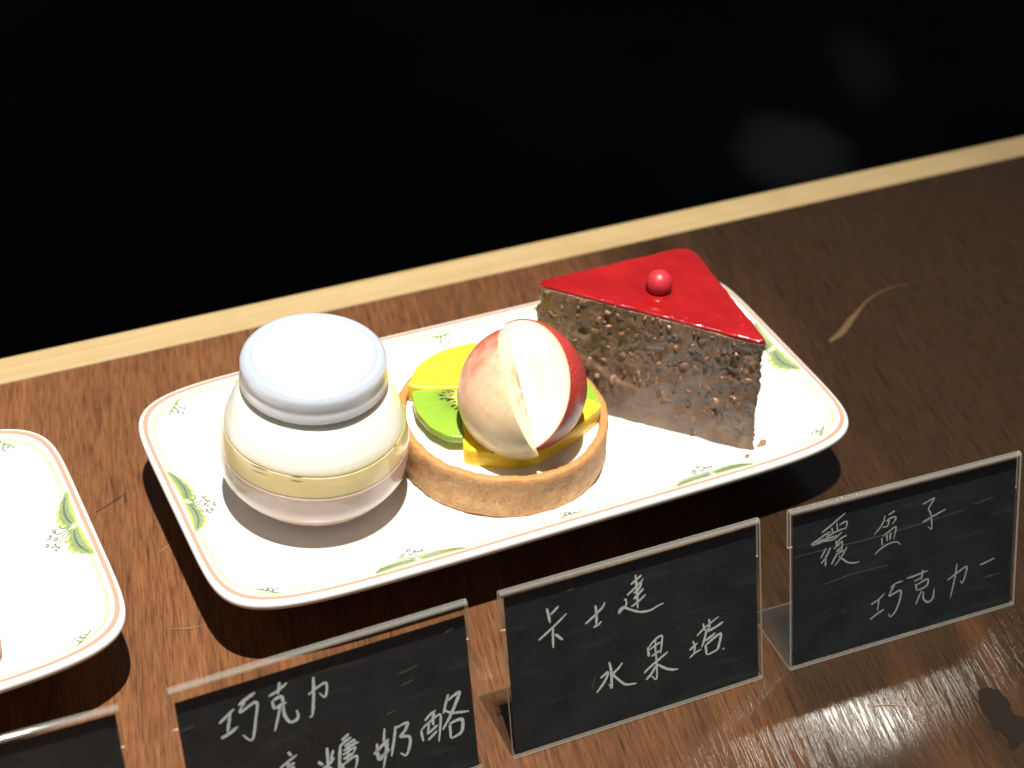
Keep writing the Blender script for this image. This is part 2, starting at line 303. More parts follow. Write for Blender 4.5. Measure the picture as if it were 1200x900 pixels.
ACRYL_EDGE = mat_clear('acrylic_cut_edge', (.9, .9, .86), .9, .12, .85)
ACRYL_BEND = mat_clear('acrylic_bend', (.93, .93, .90), .9, .07, .18)
GLASS = mat_clear('jar_glass', (.985, .99, .985), 1.0, .02)
def mat_board():
    t = NT('chalkboard_card')
    c = t.ramp(t.noise(t.obj((60, 60, 60)), 1, 4, .6), [(.3, (.008, .010, .012)), (.7, (.015, .018, .0205))])
    c = t.mix(t.ramp(t.noise(t.obj((900, 900, 900)), 1, 2), [(.5, 0.0), (.8, .25)]), c, (.05, .055, .058))
    sm = t.noise(t.obj((25, 220, 220)), 1, 4, .7)
    c = t.mix(t.ramp(sm, [(.56, 0.0), (.8, .35)]), c, (.05, .058, .062))
    return t.bsdf(c, .85, Specular_IOR_Level=.06)
BOARD = mat_board(); FOLD_SHADE = flat('painted_fold_shade', (.004, .004, .005), .8, Specular_IOR_Level=.05)
def mat_chalk(k=1.0):
    t = NT('chalk'); n = t.noise(t.obj(), 2600, 3, .7)
    c = t.ramp(n, [(.32, (.12 * k, .135 * k, .14 * k)), (.46, (.34 * k, .38 * k, .385 * k)), (.75, (.50 * k, .54 * k, .54 * k))]); return t.bsdf(c, .9)
CHALK, CHALK_F = mat_chalk(), mat_chalk(.62)
def mat_crust():
    t = NT('baked_crust'); v = t.obj()
    c = t.ramp(t.noise(v, 130, 5, .65), [(.30, (.36, .180, .062)), (.50, (.44, .240, .096)), (.70, (.52, .315, .15))])
    c = t.mix(t.ramp(t.noise(v, 620, 4, .65), [(.34, .8), (.46, 0.0)]), c, (.27, .105, .028))
    c = t.mix(t.ramp(t.noise(v, 420, 2), [(.58, 0.0), (.74, .45)]), c, (.62, .45, .27))
    at = t.n('ShaderNodeAttribute', attribute_name='brown')
    c = t.mix(t.math('MULTIPLY', at.outputs['Fac'], .75), c, (.40, .185, .055))
    h = t.math('ADD', t.noise(v, 700, 4, .65), t.math('MULTIPLY', t.noise(v, 180, 3), .8))
    return t.bsdf(c, .62, t.bump(h, .55, .0009), **sss(.12, (1, .5, .2), .002))
CRUST = mat_crust()
CREAM = flat('white_cream', (.84, .82, .75), .42, **sss(.35, (1, .9, .7), .003))
def mat_mango():
    t = NT('mango_flesh'); c = t.ramp(t.noise(t.obj((1, 1, 2)), 260, 4), [(.3, (.84, .57, .018)), (.7, (.90, .70, .05))])
    return t.bsdf(c, .34, t.bump(t.noise(t.obj(), 420, 3), .25, .0005), **sss(.25, (1, .55, .06), .003), Specular_IOR_Level=.25, Coat_Weight=.05, Coat_Roughness=.2)
MANGO = mat_mango()
def mat_kiwi():
    t = NT('kiwi_flesh'); tc = t.n('ShaderNodeTexCoord'); sp = t.n('ShaderNodeSeparateXYZ'); t.l(tc.outputs['Object'], sp.inputs[0])
    r = t.math('SQRT', t.math('ADD', t.math('POWER', sp.outputs[0], 2), t.math('POWER', sp.outputs[1], 2)))
    a = t.math('ARCTAN2', sp.outputs[1], sp.outputs[0])
    rn = t.math('DIVIDE', r, .026)
    c = t.ramp(rn, [(.0, (.62, .62, .28)), (.18, (.45, .50, .14)), (.32, (.13, .21, .02)), (.55, (.19, .33, .025)), (1, (.22, .38, .03))])
    st = t.n('ShaderNodeTexWave'); cb = t.n('ShaderNodeCombineXYZ'); t.l(a, cb.inputs[0]); t.l(cb.outputs[0], st.inputs[0])
    st.inputs['Scale'].default_value = 4.5; st.inputs['Distortion'].default_value = 3.5
    c = t.mix(t.math('MULTIPLY', t.math('MULTIPLY', st.outputs['Fac'], t.noise(t.obj(), 220, 3)), .45), c, (.42, .60, .12))
    return t.bsdf(c, .25, t.bump(t.noise(t.obj(), 500, 3), .25, .0004), **sss(.4, (.6, 1, .2), .003), Coat_Weight=.5, Coat_Roughness=.12)
KIWI = mat_kiwi(); SEED = flat('kiwi_seed', (.012, .010, .008), .3)
def mat_peach_skin(red):
    t = NT('peach_skin_red' if red else 'peach_skin_blush')
    v = t.obj(); sp = t.n('ShaderNodeSeparateXYZ'); t.l(v, sp.inputs[0])
    # local y runs along the fruit from the calyx to the stem end, so the blush follows the fruit itself
    g = t.math('ADD', t.math('MULTIPLY', sp.outputs[1], 18), t.math('MULTIPLY', sp.outputs[0], -2))
    n = t.math('MULTIPLY', t.math('SUBTRACT', t.noise(v, 95, 5, .65), .5), .9)
    g = t.math('ADD', t.math('ADD', g, n), .5)
    sk = t.noise(v, 1500, 2)
    if red: c = t.ramp(g, [(.0, (.34, .030, .020)), (.5, (.40, .022, .022)), (.9, (.46, .05, .04))])
    else: c = t.ramp(g, [(.0, (.76, .62, .36)), (.36, (.74, .50, .30)), (.64, (.68, .36, .24)), (.86, (.56, .14, .09)), (1, (.44, .04, .03))])
    c = t.mix(t.ramp(sk, [(.52, 0.0), (.70, .22)]), c, (.80, .58, .42))
    c = t.mix(t.ramp(t.noise(v, 330, 4, .7), [(.52, 0.0), (.70, .35)]), c, (.50, .20, .13) if not red else (.30, .012, .014))
    return t.bsdf(c, .36, t.bump(sk, .12, .0003), **sss(.25, (1, .5, .3), .003), Coat_Weight=.25, Coat_Roughness=.2)
SKIN_R, SKIN_B = mat_peach_skin(True), mat_peach_skin(False)
def mat_peach_flesh(shaded_pit):
    t = NT('peach_flesh_shaded_pit' if shaded_pit else 'peach_flesh'); v = t.obj(); sp = t.n('ShaderNodeSeparateXYZ'); t.l(v, sp.inputs[0])
    r2 = t.math('SQRT', t.math('ADD', t.math('POWER', sp.outputs[0], 2), t.math('POWER', sp.outputs[2], 2)))
    rn = t.math('DIVIDE', r2, .0262)
    ay = t.math('ABSOLUTE', sp.outputs[1])
    pit = t.math('MULTIPLY', t.ramp(rn, [(.0, 1.0), (.26, .85), (.42, 0.0)]), t.ramp(t.math('DIVIDE', ay, .0262), [(.3, 1.0), (.62, 0.0)]))
    pit = t.math('MULTIPLY', pit, t.ramp(t.noise(v, 260, 4, .7), [(.38, 0.0), (.55, 1.0)]))
    c = t.ramp(t.noise(v, 110, 4), [(.3, (.74, .62, .40)), (.7, (.80, .69, .47))] if shaded_pit else [(.3, (.83, .76, .58)), (.7, (.88, .83, .67))])  # left wedge: its weaker light painted in as a duller cream
    c = t.mix(t.math('MULTIPLY', pit, .9 if shaded_pit else .12), c, (.55, .22, .14))
    edge = t.n('ShaderNodeAttribute', attribute_name='rimdist')
    c = t.mix(t.ramp(edge.outputs['Fac'], [(.90, 0.0), (1.0, .7)]), c, (.74, .42, .26))
    h = t.math('ADD', t.noise(v, 500, 4, .6), t.math('MULTIPLY', pit, 1.0))
    return t.bsdf(c, .30, t.bump(h, .25, .0005), **sss(.5, (1, .8, .5), .005), Coat_Weight=.4, Coat_Roughness=.12)
FLESH, FLESH_S = mat_peach_flesh(False), mat_peach_flesh(True)
def mat_choc():
    t = NT('chocolate_mousse'); v = t.obj()
    c = t.ramp(t.noise(v, 75, 6, .62, .5), [(.30, (.085, .048, .028)), (.50, (.138, .084, .053)), (.70, (.205, .140, .098))])
    c = t.mix(t.ramp(t.noise(v, 420, 4, .6), [(.55, 0.0), (.70, .6)]), c, (.15, .085, .05))
    c = t.mix(t.ramp(t.noise(v, 230, 3, .6), [(.24, .6), (.34, 0.0)]), c, (.035, .017, .010))
    at = t.n('ShaderNodeAttribute', attribute_name='crumbly')
    c = t.mix(t.math('MULTIPLY', at.outputs['Fac'], .8), c, t.ramp(t.noise(v, 600, 4, .7), [(.35, (.018, .007, .005)), (.62, (.075, .026, .014)), (.8, (.22, .11, .05))]))
    h = t.math('ADD', t.noise(v, 160, 5, .6, .6), t.math('MULTIPLY', t.noise(v, 800, 3, .6), .35))
    return t.bsdf(c, t.ramp(t.noise(v, 90, 3), [(.35, .28), (.7, .48)]), t.bump(h, .38, .0012), Specular_IOR_Level=.45, Coat_Weight=.12, Coat_Roughness=.25)
CHOC = mat_choc(); CHOC_S = flat('chocolate_coat', (.115, .066, .042), .34, Specular_IOR_Level=.45)
def mat_nut():
    t = NT('caramelised_nut'); v = t.obj(); inf = t.n('ShaderNodeObjectInfo')
    c = t.ramp(t.noise(v, 500, 4, .65), [(.3, (.075, .030, .015)), (.52, (.26, .125, .058)), (.75, (.52, .31, .16))])
    c = t.mix(t.math('MULTIPLY', inf.outputs['Random'], .55), c, (.13, .045, .022))
    return t.bsdf(c, .30, t.bump(t.noise(v, 900, 3), .4, .0005), Coat_Weight=.4, Coat_Roughness=.15)
NUT = mat_nut()
def mat_glaze():
    t = NT('raspberry_glaze'); v = t.obj()
    c = t.ramp(t.noise(v, 60, 4), [(.3, (.22, .004, .006)), (.7, (.31, .009, .010))])
    h = t.math('ADD', t.math('MULTIPLY', t.noise(v, 60, 3), 1.0), t.math('MULTIPLY', t.ramp(t.noise(v, 330, 2), [(.60, 0.0), (.72, 1.0)]), .30))
    return t.bsdf(c, .13, t.bump(h, .45, .0016), **sss(.2, (1, .05, .05), .002), Coat_Weight=.5, Coat_Roughness=.06)
GLAZE = mat_glaze(); PEARL = flat('red_sugar_pearl', (.42, .022, .032), .42, **sss(.2, (1, .1, .1), .002))
def mat_pudding(name, a, b):
    t = NT(name); c = t.ramp(t.noise(t.obj(), 90, 4), [(.3, a), (.7, b)])
    return t.bsdf(c, .35, **sss(.45, (1, .8, .6), .004))
PUD_PINK = mat_pudding('pink_pudding', (.45, .315, .275), (.49, .35, .305)); PUD_YEL = mat_pudding('custard', (.68, .54, .27), (.72, .58, .31)); PUD_GLARE_WHITE = None
def mat_upper_pudding():
    t = NT('glare_white_pudding'); sp = t.n('ShaderNodeSeparateXYZ'); t.l(t.obj(), sp.inputs[0])
    z = t.math('ADD', t.math('MULTIPLY', t.math('SUBTRACT', sp.outputs[2], .0476), 180), t.math('MULTIPLY', t.math('SUBTRACT', t.noise(t.obj(), 70, 3), .5), .5))
    c = t.ramp(z, [(.0, (.71, .575, .305)), (.30, (.80, .71, .52)), (.8, (.87, .86, .80))])     # glare on the jar's shoulder painted in: custard colour fades up to white
    return t.bsdf(c, .35, **sss(.45, (1, .8, .6), .004))
PUD_GLARE_WHITE = mat_upper_pudding()
def mat_lid():
    t = NT('frosted_lid_plastic'); v = t.obj(); sp = t.n('ShaderNodeSeparateXYZ'); t.l(v, sp.inputs[0])
    r = t.math('SQRT', t.math('ADD', t.math('POWER', sp.outputs[0], 2), t.math('POWER', sp.outputs[1], 2)))
    # the rim is clear plastic, milky and bluish; the disc inside it is frosted white
    c = t.ramp(t.math('DIVIDE', r, .03), [(.68, (.80, .82, .84)), (.77, (.35, .40, .50)), (.88, (.39, .44, .54)), (.93, (.72, .75, .80))])
    return t.bsdf(c, .30, t.bump(t.noise(v, 700, 3), .08, .0002), **sss(.5, (.8, .9, 1), .006), Transmission_Weight=.12)
LID = mat_lid()

# ------------------------------------------------------------------ the setting
fl = mesh('floor', [(-6, -4, -.75), (6, -4, -.75), (6, 8, -.75), (-6, 8, -.75)], [(0, 1, 2, 3)], FLOOR); tag(fl, kind='structure')
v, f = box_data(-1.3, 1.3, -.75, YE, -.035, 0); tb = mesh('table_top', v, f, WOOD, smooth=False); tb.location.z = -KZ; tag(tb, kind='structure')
v, f = box_data(-1.3, 1.3, YE + .0003, YE + .0185, -.035, .0006)
st = mesh('edge_strip', v, f, PINE, tb, smooth=False)
bv = st.modifiers.new('bevel', 'BEVEL'); bv.width = .0012; bv.segments = 3
def ribbon(pts, widths, z=None, n=40, jit=0.0):
    """flat tapered ribbon through 2D/3D points"""
    P = smooth_poly(pts, n, closed=False) if len(pts) > 2 else [Vector(pts[0]).lerp(Vector(pts[1]), i / (n - 1)) for i in range(n)]
    V, m = [], len(P)
    for i, p in enumerate(P):
        a, b = P[max(0, i - 1)], P[min(m - 1, i + 1)]; t = (b - a)
        if t.length < 1e-9: t = Vector((1, 0)) if len(p) == 2 else Vector((1, 0, 0))
        t = t.normalized(); nx, ny = -t[1], t[0]
        s = i / (m - 1) * (len(widths) - 1); k = min(int(s), len(widths) - 2); w = widths[k] + (widths[k + 1] - widths[k]) * (s - k); w *= .5
        for sg in (1, -1):
            ww = w * (1 + random.uniform(-jit, jit)); V.append((p[0] + sg * nx * ww, p[1] + sg * ny * ww))
    F = [(2 * i, 2 * i + 1, 2 * i + 3, 2 * i + 2) for i in range(m - 1)]
    return V, F
def table_mark(name, pts, widths, mat, z=.0003):
    V, F = ribbon(pts, widths, n=30, jit=.12)
    o = mesh(name, [(x, y, z) for x, y in V], F, mat, tb, smooth=False); recalc(o)
    return o
DRIP = flat('dried_drip', (.095, .050, .020), .5); SCR = flat('pale_scratch', (.24, .14, .085), .6); DSCR = flat('dark_scratch', (.030, .012, .006), .6); 
def mat_blotch():
    t = NT('dark_blotch'); at = t.n('ShaderNodeAttribute', attribute_name='fade'); f = t.math('ADD', at.outputs['Fac'], t.math('MULTIPLY', t.math('SUBTRACT', t.noise(t.obj(), 160, 5, .65), .5), 1.1))
    return t.bsdf((.012, .008, .006), .6, Specular_IOR_Level=.1, Alpha=t.ramp(f, [(.22, 0.0), (.42, .9)]))
BLOTCH = mat_blotch()
table_mark('dried_drip', MARKS[0], [.0016, .0036, .0030, .0012, .0008, .0006, .0003], DRIP)
table_mark('scratch', MARKS[1], [.0002, .0004, .0002], SCR)
table_mark('scratch', MARKS[2], [.0002, .0005, .0002], SCR)
table_mark('scratch', MARKS[3], [.0002, .0004, .0002], SCR)
table_mark('dark_scratch', MARKS[4], [.0002, .0006, .0002], DSCR)
def blotch():  # dark blotch on the table top with soft, ragged edges
    m = smooth_poly([Vector(q) for q in MARKS[5]], 60, closed=False); wd = [.004, .0085, .0075, .0095, .014]; V, F, A = [], [], []; n = len(m); K = 12
    for i, p in enumerate(m):
        a, b = m[max(0, i - 1)], m[min(n - 1, i + 1)]; t = (b - a).normalized(); s = i / (n - 1) * 4; k = min(3, int(s)); w = wd[k] + (wd[k + 1] - wd[k]) * (s - k)
        for q in range(K + 1):
            u = q / K * 2 - 1; V.append((p.x - t.y * u * w, p.y + t.x * u * w, .0003)); A.append((1 - abs(u)) * min(1, i / 8))
    for i in range(n - 1):
        for q in range(K): c = i * (K + 1) + q; F.append((c, c + 1, c + K + 2, c + K + 1))
    o = recalc(mesh('dark_blotch', V, F, BLOTCH, tb, smooth=False)); at = o.data.attributes.new('fade', 'FLOAT', 'POINT'); at.data.foreach_set('value', A)
blotch()

# ------------------------------------------------------------------ plates
A0, B0, NN = .1416, .0692, 7.4
HP = .020
PROF = [(-.0, HP - .0022), (.0003, HP - .0010), (.0009, HP - .0002), (.0016, HP), (.0024, HP - .0001), (.0034, HP - .0004), (.0044, HP - .0010), (.0056, HP - .0018), (.0068, HP - .0029), (.008, HP - .0041),
        (.0094, HP - .0056), (.011, HP - .0073), (.0128, HP - .0092), (.0146, HP - .0108), (.0165, HP - .0122), (.0185, HP - .0131), (.0205, HP - .0136), (.0225, .0062), (.026, .006)]
PROF = [(d, HP - (HP - z) * (HP - TBZ) / .014 if d > .002 else z) for d, z in PROF]
def sgnpow(c, e): return math.copysign(abs(c) ** e, c)
def ring(d, n=288):
    a, b = A0 - d, B0 - d; R = []
    # dense, arc-length-even sampling of the rounded rectangle
    m = 2000; pts = []
    for k in range(m):
        th = 2 * PI * k / m; pts.append((a * sgnpow(math.cos(th), 2 / NN), b * sgnpow(math.sin(th), 2 / NN)))
    L = [0]
    for k in range(m): 
        p, q = pts[k], pts[(k + 1) % m]; L.append(L[-1] + math.hypot(q[0] - p[0], q[1] - p[1]))
    j = 0
    for k in range(n):
        s = L[-1] * k / n
        while L[j + 1] < s: j += 1
        t = (s - L[j]) / max(1e-12, L[j + 1] - L[j]); p, q = pts[j], pts[(j + 1) % m]
        R.append((p[0] + (q[0] - p[0]) * t, p[1] + (q[1] - p[1]) * t))
    return R
def plate_z(x, y):
    lo, hi = 0.0, .026
    def inside(d): return (abs(x) / (A0 - d)) ** NN + (abs(y) / (B0 - d)) ** NN < 1
    if inside(hi): return TBZ
    for _ in range(40):
        m = (lo + hi) / 2
        if inside(m): lo = m
        else: hi = m
    for (d0, z0), (d1, z1) in zip(PROF, PROF[1:]):
        if d0 <= lo <= d1: return z0 + (z1 - z0) * (lo - d0) / (d1 - d0)
    return TBZ
def make_plate_mesh():
    n = 288; V, F, E = [], [], []
    rows = []
    def add(R, z, e):
        rows.append(range(len(V), len(V) + n)); V.extend((x, y, z) for x, y in R); E.extend([e] * n)
    under = [(.036, .0040 - KZ), (.0335, .0020 - KZ), (.0325, -KZ), (.0300, -KZ), (.0285, .0030 - KZ), (.022, .0040), (.014, .0078), (.008, .0110), (.004, .0134), (.0015, .0150), (.0005, .0162)]
    ru = ring(.036, n)
    for s in (.3, .65): add([(x * s, y * s) for x, y in ru], .0045 - KZ, 1)
    for d, z in under: add(ring(d, n), z, 0.0)
    for d, z in PROF: add(ring(d, n), z, d * 100)
    ri = ring(.026, n)
    for s in (.85, .62, .4, .2): add([(x * s, y * s) for x, y in ri], TBZ, 1)
    for a, b in zip(rows, rows[1:]):
        for k in range(n): F.append((a[k], a[(k + 1) % n], b[(k + 1) % n], b[k]))
    F.append(tuple(rows[-1])); F.append(tuple(reversed(rows[0])))
    o = mesh('dish', V, F, PORC); at = o.data.attributes.new('edge', 'FLOAT', 'POINT'); at.data.foreach_set('value', E)
    return o
def side_map(side, u0):
    def fn(u, w):
        d = .0055 + w
        if side in 'LR':
            y = u0 + u; x = (A0 - d) * (1 - min(.999, abs(y) / (B0 - d)) ** NN) ** (1 / NN); return (-x if side == 'L' else x, y if side == 'L' else -y)
        x = u0 + u; y = (B0 - d) * (1 - min(.999, abs(x) / (A0 - d)) ** NN) ** (1 / NN); return (x if side == 'B' else -x, -y if side == 'B' else y)
    return fn
def decal(name, polys, mapping, parent, mats):
    V, F, FM = [], [], []
    for lay, mi, pts in polys:
        # strips: pts = (left side, right side) of equal length
        a, b = pts; base = len(V)
        for p, q in zip(a, b):
            for s in (0, .5, 1):
                x, y = mapping(p[0] + (q[0] - p[0]) * s, p[1] + (q[1] - p[1]) * s); V.append((x, y, plate_z(x, y) + .00012 + .00004 * lay))
        for i in range(len(a) - 1):
            for s in (0, 1): F.append((base + i * 3 + s, base + i * 3 + s + 1, base + i * 3 + s + 4, base + i * 3 + s + 3)); FM.append(mi)
    o = mesh(name, V, F, mats, parent, smooth=False, fmat=FM)
    # all faces upward
    bm = bmesh.new(); bm.from_mesh(o.data)
    for fc in bm.faces:
        fc.normal_update()
        if fc.normal.z < 0: fc.normal_flip()
    bm.to_mesh(o.data); bm.free(); return o
def leaf(sgn, length=.0180, width=.0074, n=26):
    """scalloped acanthus leaf lying along the rim, starting at the middle"""
    P = []
    def strip(lay, mi, wid, scal, lo=0, hi=1):
        a, b = [], []
        for i in range(n + 1):
            t = lo + (hi - lo) * i / n
            cen = .0004 + .0030 * math.sin(PI * (t * .85 + .1)) - .0022 * t        # curls back towards the rim at its tip
            h = wid * (math.sin(PI * min(1, t * .92 + .08)) ** .6) * (1 - .25 * t)
            sc_ = 1 + scal * math.sin(t * 2 * PI * 5.5)
            a.append((sgn * (t * length + .0008), cen - h * .5)); b.append((sgn * (t * length + .0008 - .0010 * scal), cen + h * .5 * sc_))
        P.append((lay, mi, (a, b)))
    strip(0, 0, width, .22); strip(1, 1, width * .62, .15, .05, .95); strip(2, 2, width * .12, 0, .05, .85)
    return P
def twig(pts, w, mi, lay=1):
    V, F = ribbon(pts, [w, w, w * .4], n=10); return (lay, mi, (V[0::2], V[1::2]))
def blob(cx, cy, r, mi, lay=2):
    a = [(cx - r * math.sin(PI * i / 6), cy + r * math.cos(PI * i / 6)) for i in range(7)]; b = [(cx + r * math.sin(PI * i / 6), cy + r * math.cos(PI * i / 6)) for i in range(7)]
    return (lay, mi, (a, b))
def scroll():
    P = leaf(1) + leaf(-1)
    for s in (1, -1):
        P.append(twig([(s * .0005, .002), (s * .003, .0052), (s * .0058, .0062)], .0007, 1, 3)); P.append(twig([(s * .0004, .003), (s * .0012, .0065), (s * .0038, .0088)], .0006, 1, 3))
    rnd = random.Random(3)
    for cx, cy in ((0, .0085), (-.0026, .0102), (.0026, .0098), (.0006, .0122), (.0048, .0092), (-.0042, .0080)):
        for k in range(5):
            a = k * 2 * PI / 5 + rnd.random(); P.append(blob(cx + .0008 * math.cos(a), cy + .0008 * math.sin(a), .00042, 3, 4))
        P.append(blob(cx, cy, .0003, 0, 5))
    return P
def sprig():
    P = [twig([(-.0048, .0012), (-.001, .0016), (.0005, .0028)], .0009, 1), twig([(.0048, .0012), (.001, .0016), (-.0005, .003)], .0009, 1), twig([(0, .001), (.0004, .003), (0, .0048)], .0007, 2)]
    for cx, cy in ((-.0014, .0036), (.0013, .0040), (0, .0056), (-.0022, .0050)): P.append(blob(cx, cy, .00062, 3, 3))
    P.append(blob(-.002, .0022, .0006, 1, 3)); P.append(blob(.0022, .0024, .0006, 1, 3))
    return P
def corner_map(sx, sy):
    # frame on the diagonal of a corner
    d0 = .0055; k = 2 ** (-1 / NN); cx, cy = (A0 - d0) * k, (B0 - d0) * k
    def fn(u, w):
        tx, ty = .70710678, -.70710678; nx, ny = -.70710678, -.70710678
        # follow the rounded corner: drop back as |u| grows
        ww = w + u * u * 22
        return (sx * (cx + tx * u + nx * ww), sy * (cy + ty * u + ny * ww))
    return fn
PM = [P_LIME, P_GREEN, P_DARK, P_MAUVE]
def make_plate():
    r = empty('serving_plate'); d = make_plate_mesh(); d.parent = r
    SC, SP = scroll(), sprig()
    for side, u0 in (('L', 0), ('R', 0), ('B', -.065), ('B', .065), ('T', -.065), ('T', .065)): decal('leaf_ornament', SC, side_map(side, u0), r, PM)
    for side, u0 in (('B', 0), ('T', 0)): decal('flower_sprig', SP, side_map(side, u0), r, PM)
    for sx in (1, -1):
        for sy in (1, -1): decal('flower_sprig', SP, corner_map(sx, sy), r, PM)
    return r
plate = make_plate()
tag(plate, 'long white porcelain plate with salmon band and leaf ornaments, holding jar, fruit tart and cake', 'plate', 'floral rimmed porcelain plates')
def copy_tree(o, parent=None):
    c = o.copy(); COL.objects.link(c)
    if parent: c.parent = parent
    for ch in list(o.children): copy_tree(ch, c)
    return c
plate2 = copy_tree(plate); plate2.location = (PLATE2[0], PLATE2[1], 0); plate2.rotation_euler = (0, 0, PLATE2[2])
plate2['label'] = 'white porcelain plate with salmon band, cut off by the left edge of the photo'

# ------------------------------------------------------------------ pudding jar
ZB = TBZ + .0002
def jar_r(z):
    zc, a, hl, hu = JAR[5] + .0004, JAR[6], JAR[7] + .0004, JAR[8]
    return min(a * math.sqrt(max(0, 1 - ((z - zc) / (hl if z < zc else hu)) ** 2)), 9 if z < .0645 else .0262 - (z - .0645) * .2)
def build_jar():
    j = empty('pudding_jar', (JAR[0], JAR[1], 0))
    tag(j, 'round glass jar of layered pink, yellow and white pudding under a frosted white lid', 'jar')
    zs = [ZB + .0002, ZB + .0008, ZB + .0018, ZB + .003, .0165, .018, .020, .023, .026, .029, .032, .035, .038, .041, .044, .047, .050, .053, .056, .059, .062, .064]
    outer = [(0, ZB)] + [(jar_r(z) if z > ZB + .0023 else jar_r(ZB + .0023) * (.80 + .20 * ((z - ZB) / .0023) ** .5), z) for z in zs] + [(.0264, .0655), (.0256, .0675), (.0254, .0755), (.0246, .0760)]
    inner = [(r - .0014, z) for r, z in reversed(outer[1:-1])]; inner[-1] = (inner[-1][0], ZB + .0016); inner += [(0, ZB + .0016)]
    v, f = lathe(outer, 128); g = mesh('glass_bowl', v, f, GLASS, j)
    def layer(name, z0, z1, mat, shrink=0, wav=0):
        p = [(0, z0)]; m = 28
        for i in range(m + 1):
            z = z0 + (z1 - z0) * i / m; p.append((max(.004, jar_r(max(z, ZB + .0024)) - .0007 - shrink * (1 - min(1, (z - z0) / .0012)) - (.0020 * (1 - (z - ZB) / .004) if z < ZB + .004 else 0)), z))
        p.append((0, z1))
        def wob(a, r, z, jx):
            k = (z - z0) / (z1 - z0); return r, z + (wav * math.sin(2 * a + 1) + wav * .6 * math.sin(5 * a)) * (1 if z > .045 else .6) * (1 if 0 < jx else 0)
        vv, ff = lathe(p, 128, wob); return mesh(name, vv, ff, mat, j)
    layer('pink_layer', ZB + .0006, .0388, PUD_PINK, wav=.0003)
    layer('custard_layer', .0384, .0480, PUD_YEL, .0004, wav=.0003)
    layer('upper_layer', .0476, .0665, PUD_GLARE_WHITE, .0004, wav=.0003)
    # thin brown seepage lines between custard and upper layer
    for a0, a1 in ((3.62, 3.86), (4.10, 4.24), (5.35, 5.43)):
        V, F = [], []; n = 14
        for i in range(n + 1):
            a = a0 + (a1 - a0) * i / n; w = .00028 * math.sin(PI * i / n) + .00003; z = .0486 + .0004 * math.sin(5 * a)
            for s in (-1, 1):
                zz = z + s * w; r = jar_r(zz) + .00015; V.append((r * math.cos(a), r * math.sin(a), zz))
        F = [(2 * i, 2 * i + 2, 2 * i + 3, 2 * i + 1) for i in range(n)]
        mesh('syrup_line', V, F, SYRUP, j)
    lidp = [(0, .0768), (.0195, .0768), (.0208, .0769), (.0220, .0774), (.0230, .0781), (.0242, .07855), (.0254, .0784), (.0264, .0778), (.0271, .0769), (.0275, .0756), (.0275, .0716), (.0274, .0709), (.0277, .0702), (.0278, .0690), (.0280, .0680), (.0279, .0670), (.0272, .0664), (.0262, .0667), (.0260, .0675), (.0260, .0740), (.0255, .0755), (0, .0757)]
    lidp = [(r, z + JAR[2] - .07855) for r, z in lidp]
    v, f = lathe(lidp, 128); mesh('lid', v, f, LID, j)
    return j
SYRUP = flat('caramel_syrup', (.20, .12, .05), .3)
build_jar()

# ------------------------------------------------------------------ fruit tart
def build_crust(parent, r_top, r_bot, ztop, seed=0):
    zb = ZB - .0001; h = ztop - zb; th = .0040
    P = [(0, zb), (r_bot - .004, zb), (r_bot - .0012, zb), (r_bot - .0003, zb + .0006)]
    for i in range(1, 9): P.append((r_bot + (r_top - r_bot) * i / 9 , zb + h * i / 9.6))
    P += [(r_top - .0002, ztop - .0008), (r_top - .0010, ztop - .0001), (r_top - .0022, ztop), (r_top - .0034, ztop - .0003), (r_top - th, ztop - .0012), (r_top - th - .0003, ztop - .006), (r_top - th - .0006, zb + .004), (0, zb + .004)]
    m = len(P)
    def wob(a, r, z, jx):
        q = Vector((math.cos(a) * 3, math.sin(a) * 3, z * 160 + seed)); k = noise.noise(q) * .0006 + noise.noise(q * 4.3) * .00035 + noise.noise(Vector((math.cos(a) * 60, math.sin(a) * 60, z * 1400))) * .00022
        zz = z + (noise.noise(q * 3 + Vector((9, 9, 9))) * .0005 + noise.noise(q * 9) * .00025 if jx > 9 and jx < m - 3 else 0)
        return r + k, zz
    v, f = lathe(P, 220, wob); o = mesh('crust', v, f, CRUST, parent)
    at = o.data.attributes.new('brown', 'FLOAT', 'POINT'); at.data.foreach_set('value', [max(0, min(1, (z - (ztop - .0022)) / .0016)) * .9 for x, y, z in v])
    return o
def wave(amp, sc_, seed):
    return lambda x, y: amp * noise.noise(Vector((x * sc_ + seed, y * sc_, seed)))
